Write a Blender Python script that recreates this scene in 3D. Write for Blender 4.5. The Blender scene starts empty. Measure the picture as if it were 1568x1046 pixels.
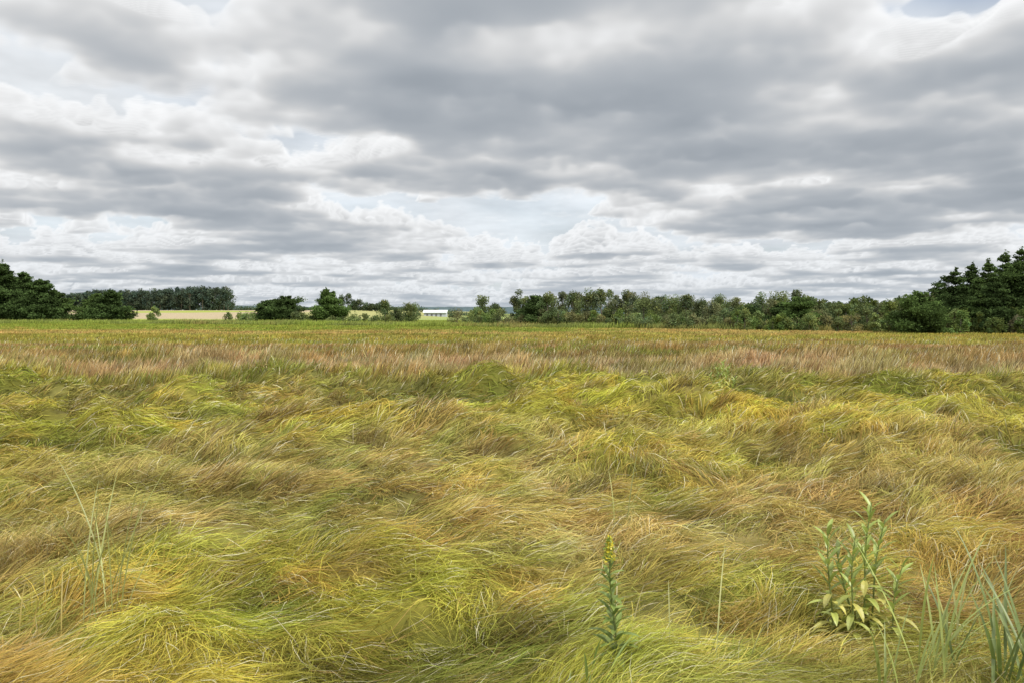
import bpy, math, time, numpy as np
from mathutils import Vector
t00=time.time()
rng=np.random.default_rng(7)
sc=bpy.context.scene
sc.view_settings.view_transform='Standard'; sc.view_settings.look='None'; sc.view_settings.exposure=0
F=1254.0; CH=2.0; HZ=480.0
def bx(px,D): return (px-784.0)/F*D
def ztop(py,D): return CH+(HZ-py)/F*D
# ---------------------------------------------------------------- noise
TAB=rng.random((8,256,256)).astype(np.float32)
def vn(x,y,k):
    xi=np.floor(x); yi=np.floor(y); fx=x-xi; fy=y-yi
    xi=xi.astype(np.int64)&255; yi=yi.astype(np.int64)&255
    fx=fx*fx*(3-2*fx); fy=fy*fy*(3-2*fy); T=TAB[k%8]
    x1=(xi+1)&255; y1=(yi+1)&255
    return ((T[xi,yi]*(1-fx)+T[x1,yi]*fx)*(1-fy)+(T[xi,y1]*(1-fx)+T[x1,y1]*fx)*fy)*2-1
def fbm(x,y,k=0,o=3):
    s=0;a=1;n=0
    for i in range(o):
        s=s+a*vn(x*2**i+17.3*i+k*5.1,y*2**i+9.7*i,k+i); n+=a; a*=.5
    return s/n*1.25
def ss(a,b,x):
    t=np.clip((x-a)/(b-a),0,1); return t*t*(3-2*t)
def gs(X,Y,cx,cy,rx,ry): return np.exp(-(((X-cx)/rx)**2+((Y-cy)/ry)**2))
TUFTS=[(-4.45,22.,.5,.5),(-3.0,16.8,.42,.4),(-7.6,16.3,.4,.4),(-5.5,12.6,.4,.35),(-1.9,15.5,.3,.3),(1.3,17.5,.45,.4),(-3.3,19.6,.4,.4),(3.6,17.2,.5,.4),(5.3,14.6,.5,.4),(-9.8,14.2,.5,.4)]
for _ in range(50):
    yy=rng.uniform(9,24); xx=rng.uniform(-.68,.68)*yy; TUFTS.append((xx,yy,rng.uniform(.18,.46),rng.uniform(.18,.40)))
def tufts(X,Y):
    s=np.zeros_like(X)
    for q in TUFTS: s=np.maximum(s,gs(X,Y,*q))
    return s
def tallness(X,Y):
    n=fbm(X/1.5+3,Y/2.4,1,3)
    t=ss(.3,.8,n)*.5
    t=t+gs(X,Y,-4.4,9.8,2.4,.9)*.65+gs(X,Y,1.8,13.2,3.4,1.6)*.6+gs(X,Y,5.4,9.0,1.5,2.2)*.55+gs(X,Y,-3.9,6.6,.9,1.2)*.5
    t=t-gs(X,Y,.6,6.0,2.8,1.8)*.7-gs(X,Y,-1.5,5,1.7,1.2)*.35-gs(X,Y,-4,18,6,3)*.6-gs(X,Y,5,18,5,2.5)*.4-gs(X,Y,4,6,1.5,1.5)*.2
    t=np.maximum(t,tufts(X,Y)*.9)
    t=t+ss(20,24,Y+3*fbm(X/5,Y/6,2,3))
    return np.clip(t,0,1)
def relief(X,Y):
    R=np.sqrt(X*X+Y*Y)
    near=1-ss(28,55,R)
    m=.20*fbm(X/.95,Y/1.0,3,3)+(.12+.17*ss(8,13,R))*fbm(X/2.4,Y/2.2,4,2)
    return m*near*(1+.5*ss(9,16,R))
def zt(X,Y):
    z=relief(X,Y)-.05
    return z+(3.4*ss(215,430,Y)+1.0*ss(430,700,Y))*ss(-25,-85,X)
LIME=np.array([.56,.50,.075]);OLIVE=np.array([.33,.305,.055]);STRAW=np.array([.64,.50,.22]);RUST=np.array([.41,.26,.11])
DARK=np.array([.12,.145,.027]);GREEN=np.array([.29,.355,.06]);PALE=np.array([.78,.72,.54]);TAN=np.array([.33,.265,.165]);PINK=np.array([.54,.39,.23])
def mix(c,d,w):
    w=np.clip(w,0,1)[:,None]; return c*(1-w)+d*w
def gcol(X,Y,tl):
    n=X.shape[0]; c=np.tile(LIME,(n,1))
    a=fbm(X/1.2,Y/2,5,3); b=fbm(X/.7+4,Y/.9,6,3); w=fbm(X/3,Y/5,7,3); q=fbm(X/12,Y/5,2,3); z=relief(X,Y)
    c=mix(c,OLIVE,ss(-.05,.65,a)*.6)
    c=mix(c,GREEN,ss(-.1,.5,fbm(X/2,Y/2.5,0,2))*.5)
    c=mix(c,STRAW,ss(-.1,.5,w)*.4+ss(.15,.6,b)*.28)
    c=mix(c,STRAW*.85,tl*.30)
    c=mix(c,RUST*1.1,ss(.2,.6,fbm(X/1.0,Y/.7,3,3))*.5)
    c=mix(c,OLIVE*.7,ss(.1,.5,fbm(X/.8+3,Y/.8,1,3))*.5)
    c=mix(c,RUST*1.2,gs(X,Y,4.9,8,1.7,3.2)*.5+gs(X,Y,3.6,5.2,1.6,1.3)*.3+gs(X,Y,-3,4.4,1,.8)*.35)
    c=mix(c,PINK*1.05,gs(X,Y,1.2,7.2,1.6,.9)*.4+gs(X,Y,4.3,5.6,1.2,.9)*.5)
    c=mix(c,DARK,gs(X,Y,-7,14.5,4.5,3.0)*.7*ss(-.4,.3,a)+gs(X,Y,-4,17,3,3)*.15)
    c=mix(c,LIME*1.15,gs(X,Y,-2.0,17,3.5,2.6)*.75*ss(-.5,.3,-a)+gs(X,Y,5,17,5,3)*.45)
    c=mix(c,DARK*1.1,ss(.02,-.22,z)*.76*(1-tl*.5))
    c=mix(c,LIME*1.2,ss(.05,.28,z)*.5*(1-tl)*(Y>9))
    c=mix(c,RUST*.6+DARK*.4,tufts(X,Y)*.7)
    Yw=Y*(1+.20*q)
    c=mix(c,DARK*1.5,ss(17.5,20,Yw)*(1-ss(22,25,Yw))*.55)
    c=mix(c,PINK,ss(23,26,Yw)*(1-ss(32,38,Yw))*.72)
    c=mix(c,OLIVE,ss(23,26,Yw)*(1-ss(32,38,Yw))*ss(.0,.5,fbm(X/5,Y/3,0,3))*.7)
    c=mix(c,RUST*.85,ss(32,38,Yw)*(1-ss(48,54,Yw))*.78)
    c=mix(c,GREEN*.85,ss(36,40,Y)*(1-ss(90,95,Y))*ss(-.1,.35,fbm(X/16,Y/5+3,4,3))*.8)
    c=mix(c,OLIVE*1.0,ss(48,54,Yw)*(1-ss(66,72,Yw))*.75)
    c=mix(c,RUST*.9+STRAW*.15,ss(66,72,Yw)*(1-ss(90,98,Yw))*.45)
    c=mix(c,GREEN*.85,ss(85,95,Yw)*.9)
    return c
def farcol(X,Y,c):
    tan=ss(215,235,Y)*ss(-72,-92,X)*(1-ss(900,1200,Y))
    c=mix(c,TAN,tan*ss(-.2,.1,fbm(X/60,Y/40,5,2)+.2))
    g=np.array([.22,.27,.085])+0*X[:,None]; g=mix(g,np.array([.30,.27,.12]),ss(235,300,Y)*ss(-20,-50,X)*.8)
    w=np.clip(ss(130,170,Y)*(1-tan)*.85,0,1)[:,None]
    return c*(1-w)+g*w
# ---------------------------------------------------------------- mesh helper
def mkmesh(name,V,Q=None,T=None,col=None,mats=(),midx=None,smooth=False):
    me=bpy.data.meshes.new(name)
    V=np.ascontiguousarray(V,dtype=np.float32)
    Q=np.zeros((0,4),np.int32) if Q is None else np.asarray(Q,np.int32)
    T=np.zeros((0,3),np.int32) if T is None else np.asarray(T,np.int32)
    me.vertices.add(len(V)); me.vertices.foreach_set('co',V.ravel())
    lp=np.concatenate([Q.ravel(),T.ravel()]); me.loops.add(len(lp)); me.loops.foreach_set('vertex_index',lp)
    nq,nt=len(Q),len(T)
    st=np.concatenate([np.arange(nq)*4,nq*4+np.arange(nt)*3]).astype(np.int32)
    me.polygons.add(nq+nt); me.polygons.foreach_set('loop_start',st)
    if midx is not None: me.polygons.foreach_set('material_index',np.asarray(midx,np.int32))
    me.polygons.foreach_set('use_smooth',np.full(nq+nt,smooth,dtype=bool))
    if col is not None:
        a=me.color_attributes.new('Col','FLOAT_COLOR','POINT')
        c4=np.ones((len(V),4),np.float32); c4[:,:col.shape[1]]=col; a.data.foreach_set('color',c4.ravel())
    for m in mats: me.materials.append(m)
    me.update(calc_edges=True)
    ob=bpy.data.objects.new(name,me); sc.collection.objects.link(ob); return ob
# ---------------------------------------------------------------- materials
def leafmat(name,trans=.3,gloss=.06,rough=.45):
    m=bpy.data.materials.new(name); m.use_nodes=True; nt=m.node_tree; nt.nodes.clear()
    o=nt.nodes.new('ShaderNodeOutputMaterial'); at=nt.nodes.new('ShaderNodeAttribute'); at.attribute_name='Col'
    d=nt.nodes.new('ShaderNodeBsdfDiffuse'); t=nt.nodes.new('ShaderNodeBsdfTranslucent')
    m1=nt.nodes.new('ShaderNodeMixShader'); m1.inputs[0].default_value=trans
    L=nt.links.new
    L(at.outputs['Color'],d.inputs[0]);L(at.outputs['Color'],t.inputs[0]);L(d.outputs[0],m1.inputs[1]);L(t.outputs[0],m1.inputs[2])
    if gloss>0:
        g=nt.nodes.new('ShaderNodeBsdfGlossy'); g.inputs['Roughness'].default_value=rough; g.inputs['Color'].default_value=(.9,.9,.85,1)
        m2=nt.nodes.new('ShaderNodeMixShader'); m2.inputs[0].default_value=gloss
        L(m1.outputs[0],m2.inputs[1]);L(g.outputs[0],m2.inputs[2]);L(m2.outputs[0],o.inputs[0])
    else: L(m1.outputs[0],o.inputs[0])
    return m
def solidmat(name,attr=True,color=(.5,.5,.5),scale=8,amt=.3,bump=.3):
    m=bpy.data.materials.new(name); m.use_nodes=True; nt=m.node_tree; b=nt.nodes['Principled BSDF']; L=nt.links.new
    b.inputs['Roughness'].default_value=.95; b.inputs['Specular IOR Level'].default_value=.15
    n=nt.nodes.new('ShaderNodeTexNoise'); n.inputs['Scale'].default_value=scale; n.inputs['Detail'].default_value=6
    tc=nt.nodes.new('ShaderNodeTexCoord'); L(tc.outputs['Object'],n.inputs['Vector'])
    mr=nt.nodes.new('ShaderNodeMapRange'); L(n.outputs[0],mr.inputs[0]); mr.inputs[1].default_value=.3; mr.inputs[2].default_value=.7
    mr.inputs[3].default_value=1-amt; mr.inputs[4].default_value=1+amt
    v=nt.nodes.new('ShaderNodeVectorMath'); v.operation='SCALE'; L(mr.outputs[0],v.inputs['Scale'])
    if attr:
        at=nt.nodes.new('ShaderNodeAttribute'); at.attribute_name='Col'; L(at.outputs['Color'],v.inputs[0])
    else: v.inputs[0].default_value=color
    L(v.outputs[0],b.inputs['Base Color'])
    bp=nt.nodes.new('ShaderNodeBump'); bp.inputs['Strength'].default_value=bump; bp.inputs['Distance'].default_value=.05
    L(n.outputs[0],bp.inputs['Height']); L(bp.outputs[0],b.inputs['Normal'])
    return m
MG=leafmat('grass_blades',.25,.0); ML=leafmat('tree_foliage',.28,0.); MP=leafmat('weed_leaf',.35,.05)
MGR=solidmat('meadow_ground',True,scale=3,amt=.35); MB=solidmat('bark',True,scale=12,amt=.3)
# ---------------------------------------------------------------- ground
rad=np.concatenate([[0.3],np.geomspace(1.0,9000,620)])
ang=np.concatenate([np.linspace(-50,50,560),np.linspace(50,310,110)[1:-1]])*math.pi/180
RR,AA=np.meshgrid(rad,ang,indexing='ij'); X=(RR*np.sin(AA)).ravel(); Y=(RR*np.cos(AA)).ravel()
nr,na=RR.shape
i=np.arange(nr-1)[:,None]; j=np.arange(na)[None,:]; j2=(j+1)%na
Q=np.stack([i*na+j,(i+1)*na+j,(i+1)*na+j2,i*na+j2],-1).reshape(-1,4)
Q=Q[:,::-1]
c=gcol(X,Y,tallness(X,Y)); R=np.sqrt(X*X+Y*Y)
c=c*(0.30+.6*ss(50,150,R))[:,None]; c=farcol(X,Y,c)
V=np.stack([X,Y,zt(X,Y)],-1)
V=np.concatenate([V,[[0,0,float(zt(np.array([0.]),np.array([0.]))[0])]]]); ci=len(V)-1
jj=np.arange(na); T=np.stack([np.full(na,ci),(jj+1)%na,jj],-1)
c=np.concatenate([c,c[:1]])
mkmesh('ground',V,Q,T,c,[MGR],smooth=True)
# ---------------------------------------------------------------- grass ribbons
def ribbons(name,X,Y,L,e0,e1,th,dth,w,cb,ct,mat,seg=3,follow=None,z0=None):
    n=len(X); P=np.zeros((seg+1,n,3)); P[0,:,0]=X;P[0,:,1]=Y
    h=np.zeros(n); base=zt(X,Y) if z0 is None else z0
    P[0,:,2]=base-.02
    fol=np.zeros(n) if follow is None else follow
    for k in range(seg):
        e=e0+(e1-e0)*(k/max(seg-1,1)); t=th+dth*(k/seg); s=L/seg
        P[k+1,:,0]=P[k,:,0]+s*np.cos(e)*np.cos(t); P[k+1,:,1]=P[k,:,1]+s*np.cos(e)*np.sin(t)
        h=h+s*np.sin(e)
        zz=zt(P[k+1,:,0],P[k+1,:,1])
        P[k+1,:,2]=base*(1-fol)+zz*fol+np.maximum(h,.01*(k+1))
    rot=rng.uniform(0,2*math.pi,n)
    perp=np.stack([-np.sin(th),np.cos(th),np.zeros(n)],-1)
    ax=P[seg]-P[0]; ax/=np.linalg.norm(ax,axis=1)[:,None]
    nn=np.cross(ax,perp); side=perp*np.cos(rot)[:,None]+nn*np.sin(rot)[:,None]
    nv=2*seg+1; V=np.zeros((n,nv,3),np.float32); C=np.zeros((n,nv,3),np.float32)
    for k in range(seg):
        ww=(w*(1-.25*k/seg))[:,None]*.5
        V[:,2*k]=P[k]-side*ww; V[:,2*k+1]=P[k]+side*ww
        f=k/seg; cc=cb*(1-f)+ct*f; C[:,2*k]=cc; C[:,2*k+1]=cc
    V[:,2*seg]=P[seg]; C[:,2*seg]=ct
    o=(np.arange(n)*nv)[:,None]
    Qs=[np.stack([o[:,0]+2*k,o[:,0]+2*k+1,o[:,0]+2*k+3,o[:,0]+2*k+2],-1) for k in range(seg-1)]
    Tt=np.stack([o[:,0]+2*seg-2,o[:,0]+2*seg-1,o[:,0]+2*seg],-1)
    return mkmesh(name,V.reshape(-1,3),np.concatenate(Qs),Tt,C.reshape(-1,3),[mat])
d0=4300.
ys=np.geomspace(2.8,215,4000); pdf=d0*(4.5/np.maximum(ys,4.5))**1.8*(1.5*ys+3); cdf=np.concatenate([[0],np.cumsum(.5*(pdf[1:]+pdf[:-1])*np.diff(ys))])
N=int(cdf[-1]); N=min(N,800000); print('BLADES',N)
Y=np.interp(rng.random(N)*cdf[-1],cdf,ys); X=(rng.random(N)*2-1)*(.75*Y+1.5)
hol=ss(.30,.62,fbm(X/.7+2,Y/.8,7,3))*(Y<26)
keep=rng.random(N)>hol*.88; X=X[keep];Y=Y[keep];N=len(X)
def cellrand(X,Y,size,k):
    xs=X/size+.6*fbm(X/size*.7,Y/size*.7,k,2)+rng.normal(0,.10,len(X)); ys_=Y/(size*1.25)+.6*fbm(X/size*.7+7,Y/size*.7,k+1,2)+rng.normal(0,.10,len(X))
    r=np.floor(ys_).astype(np.int64); xx=np.floor(xs+.5*(r&1)).astype(np.int64)
    return [TAB[(k+q)%8,(xx*7+r*3)&255,(r*5+xx)&255]*2-1 for q in range(5)]
szl=np.where(Y<13,0,np.where(Y<28,1,2))
cr_=[np.zeros(N) for _ in range(5)]
for lv,sz in enumerate((.38,.6,1.3)):
    s=szl==lv; rr=cellrand(X[s],Y[s],sz,lv+1)
    for q in range(5): cr_[q][s]=rr[q]
cA,cB,cC,cD,cE=cr_
tl=tallness(X,Y); up=np.clip(tl+.24*cA*(cA>0)+rng.normal(0,.09,N),0,1)
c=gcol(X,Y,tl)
sw=fbm(X/1.5,Y/1.7,2,3); sw2=fbm(X/.5,Y/.5,5,2)
th=math.radians(8)+1.3*sw*(1-.4*tl)+1.0*sw2+1.0*cB+rng.normal(0,.34,N)
flip=rng.random(N)<.12; th=th+flip*rng.uniform(-2.8,2.8,N)
th=np.where(Y>22,th*.5+rng.normal(0,.8,N),th)
dth=1.5*fbm(X/.6+9,Y/.6,6,2)+.7*cC+rng.normal(0,.40,N)
e0=np.radians(3+rng.random(N)**1.7*38)*(1-up)+np.radians(76+rng.normal(0,9,N))*up
e1=np.radians(-16+rng.random(N)*22)*(1-up)+np.radians(18+rng.random(N)*40)*up
e1=np.where(Y>23,e1*.4+math.radians(42),e1)
L=(.16+.32*rng.random(N))*(1-up)+(.28+.24*rng.random(N))*up
L=L*(1+.14*cD)*(1+.15*ss(23,27,Y)-.30*ss(36,48,Y)-.2*ss(60,90,Y))
w=np.maximum(.0033,Y*.00078)*(.65+.6*rng.random(N))
br=((.70+.52*rng.random(N))*(1+.27*cE))[:,None]
c=mix(c,np.where((cC>0)[:,None],c*np.array([1.10,.90,.92]),c*np.array([.84,1.04,.92])),np.abs(cC)*.9)
r=rng.random(N)
c=c*br
pal=(r<.07)&(Y<60); c[pal]=c[pal]*.25+.75*PALE*np.minimum(br[pal],1.1); ru=(r>.09)&(r<.16)&(Y<60); c[ru]=c[ru]*.4+RUST*.6
gr=(r>.17)&(r<.26)&(Y<22); c[gr]=c[gr]*.4+GREEN*.6
dk=(r>.27)&(r<.36); c[dk]*=.42
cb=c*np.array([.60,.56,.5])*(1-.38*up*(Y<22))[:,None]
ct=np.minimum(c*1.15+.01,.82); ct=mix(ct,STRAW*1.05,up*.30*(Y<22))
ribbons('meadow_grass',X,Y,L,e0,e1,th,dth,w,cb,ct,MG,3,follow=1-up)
N=70000; t=rng.random(N); Xr=-190+t*330
Yb=np.interp(Xr,[-190,-60,0,40,60,140],[165,150,118,92,74,60])
Yr=Yb-2+rng.random(N)**1.3*16-6; n=len(Xr)
cr=np.tile(np.array([.22,.25,.075]),(n,1)); cr=mix(cr,RUST*1.1,ss(.2,.8,fbm(Xr/9,Yr/4,3,2))*.4); cr=mix(cr,GREEN*1.0,ss(.0,.6,fbm(Xr/7+5,Yr/4,4,2))*.7)
cr*= (.7+.6*rng.random(n))[:,None]
ribbons('reed_bed',Xr,Yr,(.45+.5*rng.random(n))*(1+.35*fbm(Xr/3,Yr/3,2,2)),np.radians(84+rng.normal(0,5,n)),np.radians(65+rng.normal(0,9,n)),rng.normal(.3,1,n),np.zeros(n),Yr*.0009,cr*.7,cr*1.15,MG,2)
# ---------------------------------------------------------------- trees
class MBd:
    def __init__(s): s.V=[];s.Q=[];s.C=[];s.M=[];s.n=0
    def add(s,V,Q,C,m):
        V=np.asarray(V,float); s.V.append(V); s.Q.append(np.asarray(Q)+s.n); s.C.append(np.broadcast_to(C,V.shape).copy()); s.M.append(np.full(len(Q),m)); s.n+=len(V)
    def obj(s,name,mats,smooth=False): return mkmesh(name,np.concatenate(s.V),np.concatenate(s.Q),None,np.concatenate(s.C),mats,np.concatenate(s.M),smooth)
def tube(b,pts,rs,C,m=0,sides=6):
    pts=np.asarray(pts,float); k=len(pts); V=[]
    for i in range(k):
        d=pts[min(i+1,k-1)]-pts[max(i-1,0)]; d/=np.linalg.norm(d)+1e-9
        a=np.cross(d,[0.3,1,.1]); a/=np.linalg.norm(a)+1e-9; bb=np.cross(d,a)
        an=np.arange(sides)/sides*2*math.pi
        V.append(pts[i]+rs[i]*(np.cos(an)[:,None]*a+np.sin(an)[:,None]*bb))
    Q=[]
    for i in range(k-1):
        for j in range(sides):
            j2=(j+1)%sides; Q.append((i*sides+j,i*sides+j2,(i+1)*sides+j2,(i+1)*sides+j))
    b.add(np.concatenate(V),Q,C,m)
def leaves(b,P,size,C,flat=0.,m=1):
    n=len(P); u=rng.normal(size=(n,3)); u[:,2]*=(1-flat); u/=np.linalg.norm(u,axis=1)[:,None]
    v=rng.normal(size=(n,3)); v[:,2]*=(1-flat*.6); v-= (v*u).sum(1)[:,None]*u; v/=np.linalg.norm(v,axis=1)[:,None]
    s=(size*(.6+.8*rng.random(n)))[:,None]
    V=np.stack([P-u*s,P-v*s*.5,P+u*s,P+v*s*.5],1).reshape(-1,3)
    Q=np.arange(n*4).reshape(n,4); b.add(V,Q,np.repeat(C,4,0),m)
def decid(b,x,y,H,W,col,leaf=.13,n=3500,low=.12,dens=1.):
    z0=float(zt(np.array([x]),np.array([y]))[0])-.1; bark=np.array([.16,.14,.11])
    lean=rng.normal(0,.04,2)*H
    tr=[(x,y,z0),(x+lean[0]*.4,y+lean[1]*.4,z0+H*.4),(x+lean[0],y+lean[1],z0+H*.88)]
    tube(b,tr,[H*.02+.03,H*.013+.02,.015],bark)
    nc=int(18+rng.integers(0,10)); cen=[];rads=[]
    for k in range(nc):
        hz=low+(1-low)*rng.random()**.85; prof=math.sin(math.pi*min(1,(hz-low*.6)/(1.02-low*.6)*.86+.12))**.7
        a=rng.uniform(0,2*math.pi); rr=W*.5*prof*math.sqrt(rng.random())*.85
        cpt=np.array([x+lean[0]*hz+rr*math.cos(a),y+lean[1]*hz+rr*math.sin(a),z0+H*hz*.93]); cen.append(cpt); rads.append(W*(.13+.10*rng.random()))
        if k%2==0:
            s0=np.array(tr[0])*(1-hz*.7)+np.array(tr[2])*hz*.7
            tube(b,[s0,(s0+cpt)/2+[0,0,.05*H],cpt],[H*.008+.01,H*.005+.008,.008],bark,sides=4)
    cen=np.array(cen);rads=np.array(rads); idx=rng.integers(0,nc,int(n*dens))
    dd=rng.normal(size=(len(idx),3)); dd/=np.linalg.norm(dd,axis=1)[:,None]; rr=(rng.random(len(idx))**.4*1.15)[:,None]
    P=cen[idx]+dd*rr*rads[idx][:,None]*np.array([1,1,.95])
    P[:,2]=np.maximum(P[:,2],z0+.15)
    cf_=(.65+.7*rng.random(nc))[idx]*(.7+.6*rng.random(len(idx)))
    hue=rng.normal(0,.08,nc)[idx]
    C=np.array(col)[None]*cf_[:,None]*np.stack([1+hue,np.ones_like(hue),1-hue],-1)
    leaves(b,P,np.full(len(P),leaf),C)
def pine(b,x,y,H,W,col,leaf=.16,dens=1.,pw=(1.3,.8)):
    z0=float(zt(np.array([x]),np.array([y]))[0])-.1; bark=np.array([.12,.09,.07])
    tube(b,[(x,y,z0),(x+rng.normal(0,.08),y,z0+H*.5),(x,y,z0+H*.95)],[H*.022+.03,H*.014+.02,.012],bark)
    nw=max(10,int(H*1.8)); PP=[];CC=[]; lop=rng.uniform(0,6.28)
    for k in range(nw):
        f=(k+.6*rng.random())/nw; hz=.03+.93*f
        Lb=W*.5*(max(0,1-f**pw[0])**pw[1])*(.95+.2*math.sin(k*2.3))+.03*W
        if f<.12: Lb*=.9
        nb=int(rng.integers(5,8)); a0=rng.uniform(0,6.28)
        for q in range(nb):
            a=a0+q*6.283/nb+rng.normal(0,.25); l=Lb*rng.uniform(.5,1.25)*(1+.15*math.cos(a-lop))
            s0=np.array([x,y,z0+H*hz]); up=.12+.5*f+rng.normal(0,.06)
            e=s0+np.array([l*math.cos(a),l*math.sin(a),l*up])
            tube(b,[s0,(s0+e)/2-[0,0,.03*l],e],[.025+.004*H*(1-f),.015,.006],bark,sides=4)
            m=int((46+105*l*l/(1+l*.35))*dens); t=rng.random(m)**.5
            pt=s0+(e-s0)*t[:,None]; wd=(.12+.30*l*(1-(t*1.6-.9)**2*.6))
            off=rng.normal(size=(m,3))*np.stack([wd,wd,wd*.5],-1)*.55
            PP.append(pt+off); bf=rng.uniform(.55,1.45); CC.append(np.array(col)[None]*(bf*(.7+.6*rng.random(m)))[:,None])
    m=int(50*dens); PP.append(np.array([x,y,z0+H*.95])+rng.normal(size=(m,3))*np.array([.09,.09,.24])*(H/8)); CC.append(np.tile(np.array(col),(m,1)))
    P=np.concatenate(PP); P[:,2]=np.maximum(P[:,2],z0+.15)
    leaves(b,P,np.full(len(P),leaf),np.concatenate(CC),flat=.35)
PG=(.070,.108,.036); PG2=(.092,.142,.042); DG=(.145,.18,.072); DG2=(.12,.148,.066); BG=(.19,.24,.085)
def P1(px,D,top,wpx,col=PG,leaf=.16,dens=1.,kind='pine',name=None,pw=(1.3,.8)):
    b=MBd(); H=ztop(top,D); W=wpx/F*D
    if kind=='pine': pine(b,bx(px,D),D,H,W,col,leaf,dens,pw); b.obj(name or 'pine_tree',[MB,ML])
    else: decid(b,bx(px,D),D,H,W,col,leaf,int(3200*dens)); b.obj(name or 'deciduous_tree',[MB,ML])
for px,D,top,w in [(-60,165,386,80),(-22,172,394,75),(6,168,400,68),(38,176,416,66),(62,165,426,58),(84,170,442,46),
                   (148,170,450,54),(173,166,444,54)]: P1(px,D,top,w,(.062,.098,.032) if px%4 else (.08,.122,.036),.2,1.2,pw=(1.15,.8))
P1(411,165,460,46,PG,.18,1.3); P1(438,163,453,56,PG,.18,1.3); P1(500,165,441,50,PG2,.18,1.3,pw=(1.15,.8))
P1(820,120,452,56,PG,.14,1.4); P1(1148,98,468,56,PG,.13,1.2); P1(1222,92,454,62,PG2,.13,1.4); P1(1196,95,462,42,PG,.13,1.2)
P1(1409,76,446,84,PG2,.12,1.6)
for px,D,top,w in [(1438,90,428,50),(1462,86,408,58),(1488,90,402,54),(1512,84,396,58),(1538,88,384,60),(1562,83,376,64),(1590,85,370,66),(1618,85,372,66),(1660,84,362,70),(1474,80,432,56),(1497,82,422,56),(1521,79,420,60),(1546,80,404,60),(1572,79,402,62),(1448,84,446,56),(1534,77,440,60),(1500,78,448,56)]:
    P1(px,D,top+rng.uniform(-3,3),w,(.060,.093,.031) if rng.random()<.65 else (.078,.12,.037),.13,1.35,pw=(rng.uniform(1.05,1.35),.8))
for px,D,top,w,col in [(590,150,459,34,DG),(606,155,470,26,DG2),(628,152,462,32,DG),(377,160,482,20,BG),(455,158,468,22,DG2),(235,175,470,18,BG),
                       (740,132,454,34,DG),(757,128,466,28,DG2),(729,130,472,24,BG),(790,128,442,28,DG2),(802,132,450,26,DG)]:
    P1(px,D,top,w,col,.13,1.,'d')
b=MBd()
for px in np.arange(838,985,12): 
    D=118+rng.uniform(-6,8); decid(b,bx(px,D),D,ztop(441+rng.uniform(-2,7),D),rng.uniform(26,38)/F*D,(.17,.19,.105) if rng.random()<.5 else DG,.12,2900)
for px in np.arange(985,1445,13):
    D=np.interp(px,[985,1445],[112,88])+rng.uniform(-5,6); t=455+6*math.sin(px*.03)+rng.uniform(-8,9)
    if 1075<px<1110: t-=8
    decid(b,bx(px,D),D,ztop(t,D),rng.uniform(26,44)/F*D,[DG,DG2,(.14,.18,.055),(.18,.20,.10)][rng.integers(0,4)],.11,2500)
for px in np.arange(985,1445,23):
    D=np.interp(px,[985,1445],[118,96])+rng.uniform(0,9); pine(b,bx(px,D),D,ztop(459+rng.uniform(-7,6),D),36/F*D,PG,.13,.6)
b.obj('tree_line',[MB,ML])
b=MBd()
for px in np.arange(700,1680,11):
    D=np.interp(px,[690,985,1400,1680],[128,104,79,70])+rng.uniform(-3,4); t=rng.uniform(472,489)
    if px>1440: t=rng.uniform(466,487)
    col=[BG,DG,(.20,.20,.09),(.15,.21,.06)][rng.integers(0,4)]
    if px>1480: col=[(.12,.16,.05),(.10,.14,.04),(.15,.14,.08)][rng.integers(0,3)]
    decid(b,bx(px,D),D,ztop(t,D),rng.uniform(18,34)/F*D,col,.10,1300,low=.02)
for px in np.concatenate([np.arange(-60,200,13),np.arange(350,636,16)]):
    D=178+rng.uniform(-8,8) if px<300 else 165+rng.uniform(-8,8); t=rng.uniform(477,487)
    decid(b,bx(px,D),D,ztop(t,D),rng.uniform(14,26)/F*D,[BG,DG][rng.integers(0,2)],.16,700,low=.02)
b.obj('shrub_thicket',[MB,ML])
b=MBd()
for px in np.arange(96,352,6.5):
    for r in range(2):
        D=440+r*18+rng.uniform(-5,5); t=np.interp(px,[96,150,250,300,352],[452,445,444,439,440])+rng.uniform(-2,3)
        decid(b,bx(px,D),D,ztop(t,D)-3.4,rng.uniform(16,24)/F*D,(.078,.108,.075),.42,1100,low=.06)
b.obj('distant_woods',[MB,ML])
b=MBd()
for px in np.arange(515,590,9):
    D=420; decid(b,bx(px,D),D,ztop(np.interp(px,[515,535,560,590],[452,453,464,466])+rng.uniform(-2,5),D)-3,rng.uniform(12,20)/F*D,(.09,.12,.06),.4,600)
for px in np.arange(350,760,11):
    D=560; decid(b,bx(px,D),D,ztop(476+rng.uniform(-3,2),D)-2,rng.uniform(14,22)/F*D,(.10,.14,.08),.5,300)
for px in (640,690,697):
    D=385; decid(b,bx(px,D),D,ztop(480+rng.uniform(-2,3),D),rng.uniform(9,14)/F*D,(.11,.15,.07),.3,400,low=.02)
b.obj('field_edge_trees',[MB,ML])
Xs=np.linspace(-2600,2600,900); b=MBd(); rows=[]
for k,(yy,hh) in enumerate([(1900,0),(1950,13),(2100,19),(2400,23)]):
    rows.append(np.stack([Xs,np.full_like(Xs,yy),hh*(.9+.22*fbm(Xs/400,Xs*0+k,2,2))+(1.6*fbm(Xs/14,Xs*0+k*3,3,3) if k else 0)],-1))
V=np.concatenate(rows); m=len(Xs); Q=[(r*m+q,r*m+q+1,(r+1)*m+q+1,(r+1)*m+q) for r in range(3) for q in range(m-1)]
b.add(V,Q,np.array([.08,.115,.12]),0); b.obj('distant_ridge',[solidmat('ridge_woods',True,scale=.05,amt=.3)],False)
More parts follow.
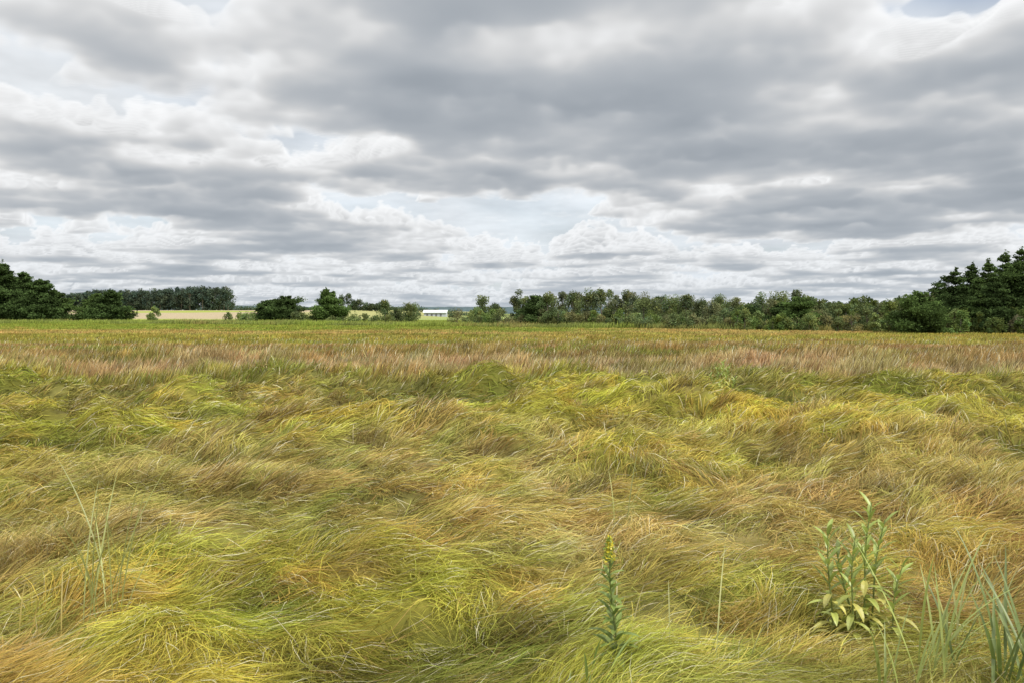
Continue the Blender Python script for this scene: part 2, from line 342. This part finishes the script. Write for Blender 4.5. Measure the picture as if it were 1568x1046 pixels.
# ---------------------------------------------------------------- shed
def box(b,x0,x1,y0,y1,z0,z1,C,m=0):
    V=[(x,y,z) for z in (z0,z1) for y in (y0,y1) for x in (x0,x1)]
    b.add(V,[(0,2,3,1),(4,5,7,6),(0,1,5,4),(2,6,7,3),(0,4,6,2),(1,3,7,5)],np.array(C),m)
D=400; xa,xb=bx(649,D),bx(683,D)
e=bpy.data.objects.new('farm_shed',None); sc.collection.objects.link(e)
MW=solidmat('painted_board',True,scale=2,amt=.06,bump=.05)
b=MBd(); box(b,xa,xb,D,D+9,-.2,2.3,(.45,.48,.53)); o1=b.obj('walls',[MW])
b=MBd(); zr=2.35; V=[(xa-.5,D-.6,zr-.15),(xb+.5,D-.6,zr-.15),(xb+.5,D+4.5,zr+1.1),(xa-.5,D+4.5,zr+1.1),(xa-.5,D+9.6,zr-.15),(xb+.5,D+9.6,zr-.15)]
b.add(V,[(0,1,2,3),(3,2,5,4)],np.array([.68,.70,.73]),0); o2=b.obj('roof',[MW])
b=MBd()
for k in range(4):
    q=xa+1.2+k*(xb-xa-2)/4; box(b,q,q+.9,D-.05,D-.01,.3,1.6,(.16,.16,.17))
o3=b.obj('openings',[MW])
for o in (o1,o2,o3): o.parent=e
# ---------------------------------------------------------------- foreground weeds
def lance(b,p,az,el,L,w,C,droop=.6,m=1,seg=5):
    p=np.array(p,float); pts=[p]; 
    for k in range(seg):
        ee=el-droop*k/seg; p=p+L/seg*np.array([math.cos(ee)*math.cos(az),math.cos(ee)*math.sin(az),math.sin(ee)]); pts.append(p)
    s=np.array([-math.sin(az),math.cos(az),0]); V=[];Q=[]
    for k,q in enumerate(pts):
        f=k/seg; ww=w*.5*(math.sin(math.pi*min(1,(f*.93+.07)))**.8)*(1.0 if f<.99 else 0)+.0006
        V+= [q-s*ww+[0,0,ww*.35],q,q+s*ww+[0,0,ww*.35]]
    for k in range(seg):
        for j in (0,1): Q.append((3*k+j,3*k+j+1,3*k+4+j,3*k+3+j))
    b.add(V,Q,np.array(C)*rng.uniform(.75,1.25),m)
def stempts(x,y,z0,H,lx,ly,k=8):
    t=np.linspace(0,1,k); return np.stack([x+lx*t**1.6+.008*np.sin(t*7),y+ly*t**1.6,z0+H*t],-1)
def gz(x,y): return float(zt(np.array([x]),np.array([y]))[0])
def goldenrod(x,y,H,lx=0.,ly=0.,fl=.12,C=(.21,.28,.06)):
    b=MBd(); z=gz(x,y)-.02; S=stempts(x,y,z,H,lx,ly,12); tube(b,S,np.linspace(.0065,.003,12),np.array([.20,.24,.07]),1,6)
    tt=np.linspace(0,1,12); n=int(H*85)
    for k in range(n):
        f=.05+.92*k/n; q=np.array([np.interp(f,tt,S[:,i]) for i in range(3)])
        lance(b,q,k*2.4+rng.normal(0,.35),rng.uniform(.3,1.1),(.17-.12*f)*rng.uniform(.7,1.2),.034*(1.2-.65*f),C,.8)
    for k in range(int(fl*3000)):
        g=rng.random(); f=1-fl/H*g; q=np.array([np.interp(f,tt,S[:,i]) for i in range(3)])
        r=.032*(.3+g)*rng.random()**.5; a=rng.uniform(0,6.28)
        leaves(b,(q+[r*math.cos(a),r*math.sin(a),rng.uniform(0,.012)])[None],np.array([.008]),np.array([[.76,.64,.05] if rng.random()<.6 else [.36,.42,.07]]))
    return b.obj('goldenrod_plant',[MP,MP])
D=4.25; goldenrod(bx(944,D),D,ztop(822,D)-gz(bx(944,D),D),-.035,.02)
def milkweed(x,y,stems,name='milkweed_plant',sc_=1.):
    b=MBd()
    for dx,dy,H,lx in stems:
        z=gz(x+dx,y+dy)-.02; S=stempts(x+dx,y+dy,z,H,lx,.02,10); tube(b,S,np.linspace(.007,.003,10),np.array([.24,.28,.08]),1,6)
        n=int(H*40); tt=np.linspace(0,1,10)
        for k in range(n):
            f=.10+.89*k/n; q=np.array([np.interp(f,tt,S[:,i]) for i in range(3)])
            if f<.45: C=(.54,.50,.12) if rng.random()<.45 else (.36,.40,.09); el=rng.uniform(-.3,.5); dr=1.2; Lf=.17; w=.040
            else: C=(.31,.38,.085); el=rng.uniform(.7,1.2); dr=.5; Lf=.17*(1.15-.45*f); w=.028
            lance(b,q,k*2.4+dx*20,el,Lf*rng.uniform(.7,1.1)*sc_,w*sc_,C,dr)
    return b.obj(name,[MP,MP])
D=5.0; milkweed(bx(1325,D),D,[(-.18,0,.74,-.03),(.03,.05,.84,.05),(-.08,-.05,.66,.02),(.18,0,.52,.08),(-.02,.1,.55,-.1),(.10,.1,.74,.09)])
milkweed(bx(1108,19),19,[(-.1,0,.6,-.03),(0,0,.78,0),(.1,.1,.66,.05),(.2,0,.45,.1),(-.18,.1,.4,-.1)],'weed_clump',1.3)
def stalks(x,y,lst,C):
    b=MBd()
    for dx,dy,H,az,lean,w in lst:
        p=(x+dx,y+dy,gz(x+dx,y+dy)-.02); lance(b,p,az,math.radians(90-lean),H,w,C,rng.uniform(.2,.9),seg=9)
    return b.obj('tall_grass_clump',[MP,MP])
for px,D,n,h,w_,c_ in [(145,5.4,22,1.15,.009,(.34,.36,.12)),(1440,4.2,18,.84,.012,(.34,.39,.11)),(1548,4.1,28,.80,.016,(.16,.21,.055)),(1500,4.6,12,.65,.010,(.36,.36,.12)),(1360,4.1,11,.66,.010,(.30,.35,.09)),
        (1060,4.3,4,.75,.007,(.34,.34,.11)),(1130,4.4,3,.5,.007,(.36,.36,.11)),(955,7.5,6,.8,.008,(.30,.31,.08)),(1020,5.0,4,.6,.006,(.42,.36,.14)),(900,4.0,8,.35,.012,(.22,.29,.07)),(60,5.2,6,.5,.008,(.45,.36,.10))]:
    x=bx(px,D); S=[(rng.normal(0,.08),rng.normal(0,.08),rng.uniform(.5,1.1)*h,rng.normal(.2,1.4),rng.uniform(2,24),rng.uniform(.7,1.2)*w_) for _ in range(n)]
    stalks(x,D,S,c_)
print('T before sky',time.time()-t00)
# ---------------------------------------------------------------- sky: cloud dome computed by ray-marching a cumulus slab
EL,AZ=50.,125.
sd=Vector((math.cos(math.radians(EL))*math.sin(math.radians(AZ)),math.cos(math.radians(EL))*math.cos(math.radians(AZ)),math.sin(math.radians(EL))))
azs=np.radians(np.concatenate([np.linspace(-42,42,1120),np.linspace(42,318,110)[1:-1]]))
els=np.radians(np.concatenate([np.linspace(-1.2,24.5,380),np.linspace(24.5,89.8,33)[1:]]))
EE,AA=np.meshgrid(els,azs,indexing='ij'); dX=(np.cos(EE)*np.sin(AA)).ravel(); dY=(np.cos(EE)*np.cos(AA)).ravel(); dZ=np.sin(EE).ravel()
n=len(dX); ca,sa=math.cos(.65),math.sin(.65)
def cf(x,y,k,o,rough=.5):
    s=0;a=1;t=0
    for i in range(o):
        s=s+a*vn(x+31.7*i,y+12.1*i,k+i); t+=a; a*=rough; x,y=2.03*(x*ca-y*sa),2.03*(x*sa+y*ca)
    return s/t*1.3
T3=rng.random((64,64,64)).astype(np.float32)
def vn3(x,y,z):
    xi=np.floor(x);yi=np.floor(y);zi=np.floor(z);fx=x-xi;fy=y-yi;fz=z-zi
    xi=xi.astype(np.int64)&63;yi=yi.astype(np.int64)&63;zi=zi.astype(np.int64)&63
    fx=fx*fx*(3-2*fx);fy=fy*fy*(3-2*fy);fz=fz*fz*(3-2*fz); x1=(xi+1)&63;y1=(yi+1)&63;z1=(zi+1)&63
    def L2(zq): return (T3[xi,yi,zq]*(1-fx)+T3[x1,yi,zq]*fx)*(1-fy)+(T3[xi,y1,zq]*(1-fx)+T3[x1,y1,zq]*fx)*fy
    return (L2(zi)*(1-fz)+L2(z1)*fz)*2-1
zc=np.maximum(dZ,0)+.035
bias=np.zeros(n)
for (x_,y_,r_,rv_,am) in [(140,225,260,75,.36),(60,320,200,40,.15),(60,60,160,60,.10),(420,60,230,50,.06),(620,150,120,50,.05),(770,80,110,50,-.42),(890,130,80,35,-.25),(480,225,120,35,-.06),(700,290,200,30,-.02),(640,360,200,20,.15),(1030,200,110,40,.14),(880,330,130,20,.18),(1150,370,120,20,-.2),(1250,130,160,50,-.22),(1300,240,150,35,-.10),(1500,190,120,40,.12),(1450,14,60,28,-.55)]:
    d=Vector(((x_-784)/F,1,(HZ-y_)/F)).normalized()
    bias+=am*np.exp(-(((dX-d.x)/(r_/F))**2+((dZ-d.z)/(rv_/F))**2))*(dY>0)
sang=dX*sd.x+dY*sd.y+dZ*sd.z
bias-=2.5*ss(math.cos(math.radians(22)),math.cos(math.radians(10)),sang)   # gap in the cloud where the sun breaks through
Tr=np.ones(n); Lm=np.zeros(n); Dm=np.zeros(n)
NS=54; zs=1+np.linspace(0,1,NS+1)**1.1*.54
for k in range(NS):
    z=.5*(zs[k]+zs[k+1]); dzs=zs[k+1]-zs[k]; R=z/zc; x=dX*R+40; y=dY*R+40
    c2=cf(x/1.08,y/1.08,0,4,.52)*1.10+bias+.13
    Th=np.clip(c2,0,1.2)**.75*.40
    er=vn3(x/.24,y/.24,z/.20)*.55+vn3(x/.11+9,y/.11,z/.095)*.42+vn3(x/.05,y/.05+5,z/.045)*.30
    Te=Th+er*(.16*ss(0,.06,Th)+.015)
    hgt=z-1
    base=ss(0,.045,hgt+.015+er*.06)
    de=ss(0,.03,Te-hgt)*base
    ds=np.minimum(dzs/zc,.5)
    a=1-np.exp(-18*de*ds)
    li=.29+.76*np.exp(-np.maximum(Te-hgt,0)*5.2)+.12*er
    Lm+=Tr*a*li; Dm+=Tr*a*R; Tr*=1-a
alpha=1-Tr; lum=Lm/np.maximum(alpha,1e-3); dist=Dm/np.maximum(alpha,1e-3)
lum=np.clip(lum,.18,1.05)
warm=ss(.25,.75,lum)[:,None]
ccol=lum[:,None]*(np.array([.83,.94,1.07])*(1-warm)+np.array([.965,.975,.985])*warm)
hx=dX/(zc+.05)*1.0; hy=dY/(zc+.05)
veil=np.clip(.98+.30*cf(hx/.9,hy/1.2,3,4)-.9*np.exp(-(((dX-.47)/.07)**2+((dZ-.34)/.03)**2))*(dY>0),0.0,1.)
veil=np.where(sang>math.cos(math.radians(12)),0.,veil)
vcol=np.array([.80,.835,.87])[None]*(1+.26*cf(hx/.45,hy/.55,5,5,.6))[:,None]
A=alpha+(1-alpha)*veil
C=(ccol*alpha[:,None]+vcol*((1-alpha)*veil)[:,None])/np.maximum(A,1e-3)[:,None]
hz=np.clip(1-np.exp(-np.where(alpha>.05,dist,22)/36),0,1)*ss(.18,.02,dZ)*.85
C=C*(1-hz[:,None])+np.array([.59,.67,.75])[None]*hz[:,None]; A=np.maximum(A,hz)
C=C*(1+1.35*ss(.37,.75,dZ))[:,None]  # overhead cloud emission boosted, out of view, to add light on the meadow
Rd=9600.
V=np.stack([dX,dY,dZ],-1)*Rd; nr,na=EE.shape
i=np.arange(nr-1)[:,None]; j=np.arange(na)[None,:]; j2=(j+1)%na
Q=np.stack([i*na+j,i*na+j2,(i+1)*na+j2,(i+1)*na+j],-1).reshape(-1,4)
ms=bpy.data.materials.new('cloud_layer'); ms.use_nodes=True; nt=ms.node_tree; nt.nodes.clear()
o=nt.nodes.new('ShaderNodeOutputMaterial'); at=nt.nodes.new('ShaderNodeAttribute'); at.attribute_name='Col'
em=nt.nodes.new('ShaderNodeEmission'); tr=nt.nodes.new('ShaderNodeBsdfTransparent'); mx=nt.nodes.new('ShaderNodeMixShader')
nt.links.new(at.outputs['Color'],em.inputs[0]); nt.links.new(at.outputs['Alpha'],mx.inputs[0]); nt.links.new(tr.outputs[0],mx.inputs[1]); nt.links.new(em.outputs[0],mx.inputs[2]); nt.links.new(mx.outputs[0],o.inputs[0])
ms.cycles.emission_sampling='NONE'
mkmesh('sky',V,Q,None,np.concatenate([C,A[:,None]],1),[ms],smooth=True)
print('T sky',time.time()-t00,'mean alpha',alpha.mean(),'lum',lum[(dZ>.05)&(dZ<.4)&(dY>.7)].mean())
w=bpy.data.worlds.new('World'); sc.world=w; w.use_nodes=True; nt=w.node_tree
sky=nt.nodes.new('ShaderNodeTexSky'); sky.sky_type='NISHITA'; sky.sun_disc=False; sky.sun_elevation=math.radians(EL); sky.sun_rotation=math.radians(AZ)
bg=nt.nodes['Background']; nt.links.new(sky.outputs[0],bg.inputs[0]); bg.inputs[1].default_value=.12
li=bpy.data.lights.new('sun','SUN'); li.energy=3.9; li.angle=math.radians(6); li.color=(1,.95,.85)
lo=bpy.data.objects.new('sun',li); lo.rotation_euler=sd.to_track_quat('Z','Y').to_euler(); sc.collection.objects.link(lo); lo.location=(0,0,50)
# ---------------------------------------------------------------- camera
cd=bpy.data.cameras.new('camera'); cd.lens=36*F/1568; cd.sensor_width=36; cd.clip_end=20000; cd.clip_start=.05
co=bpy.data.objects.new('camera',cd); co.location=(0,0,CH); co.rotation_euler=(math.radians(90)-math.atan((523-HZ)/F),0,0); sc.collection.objects.link(co); sc.camera=co
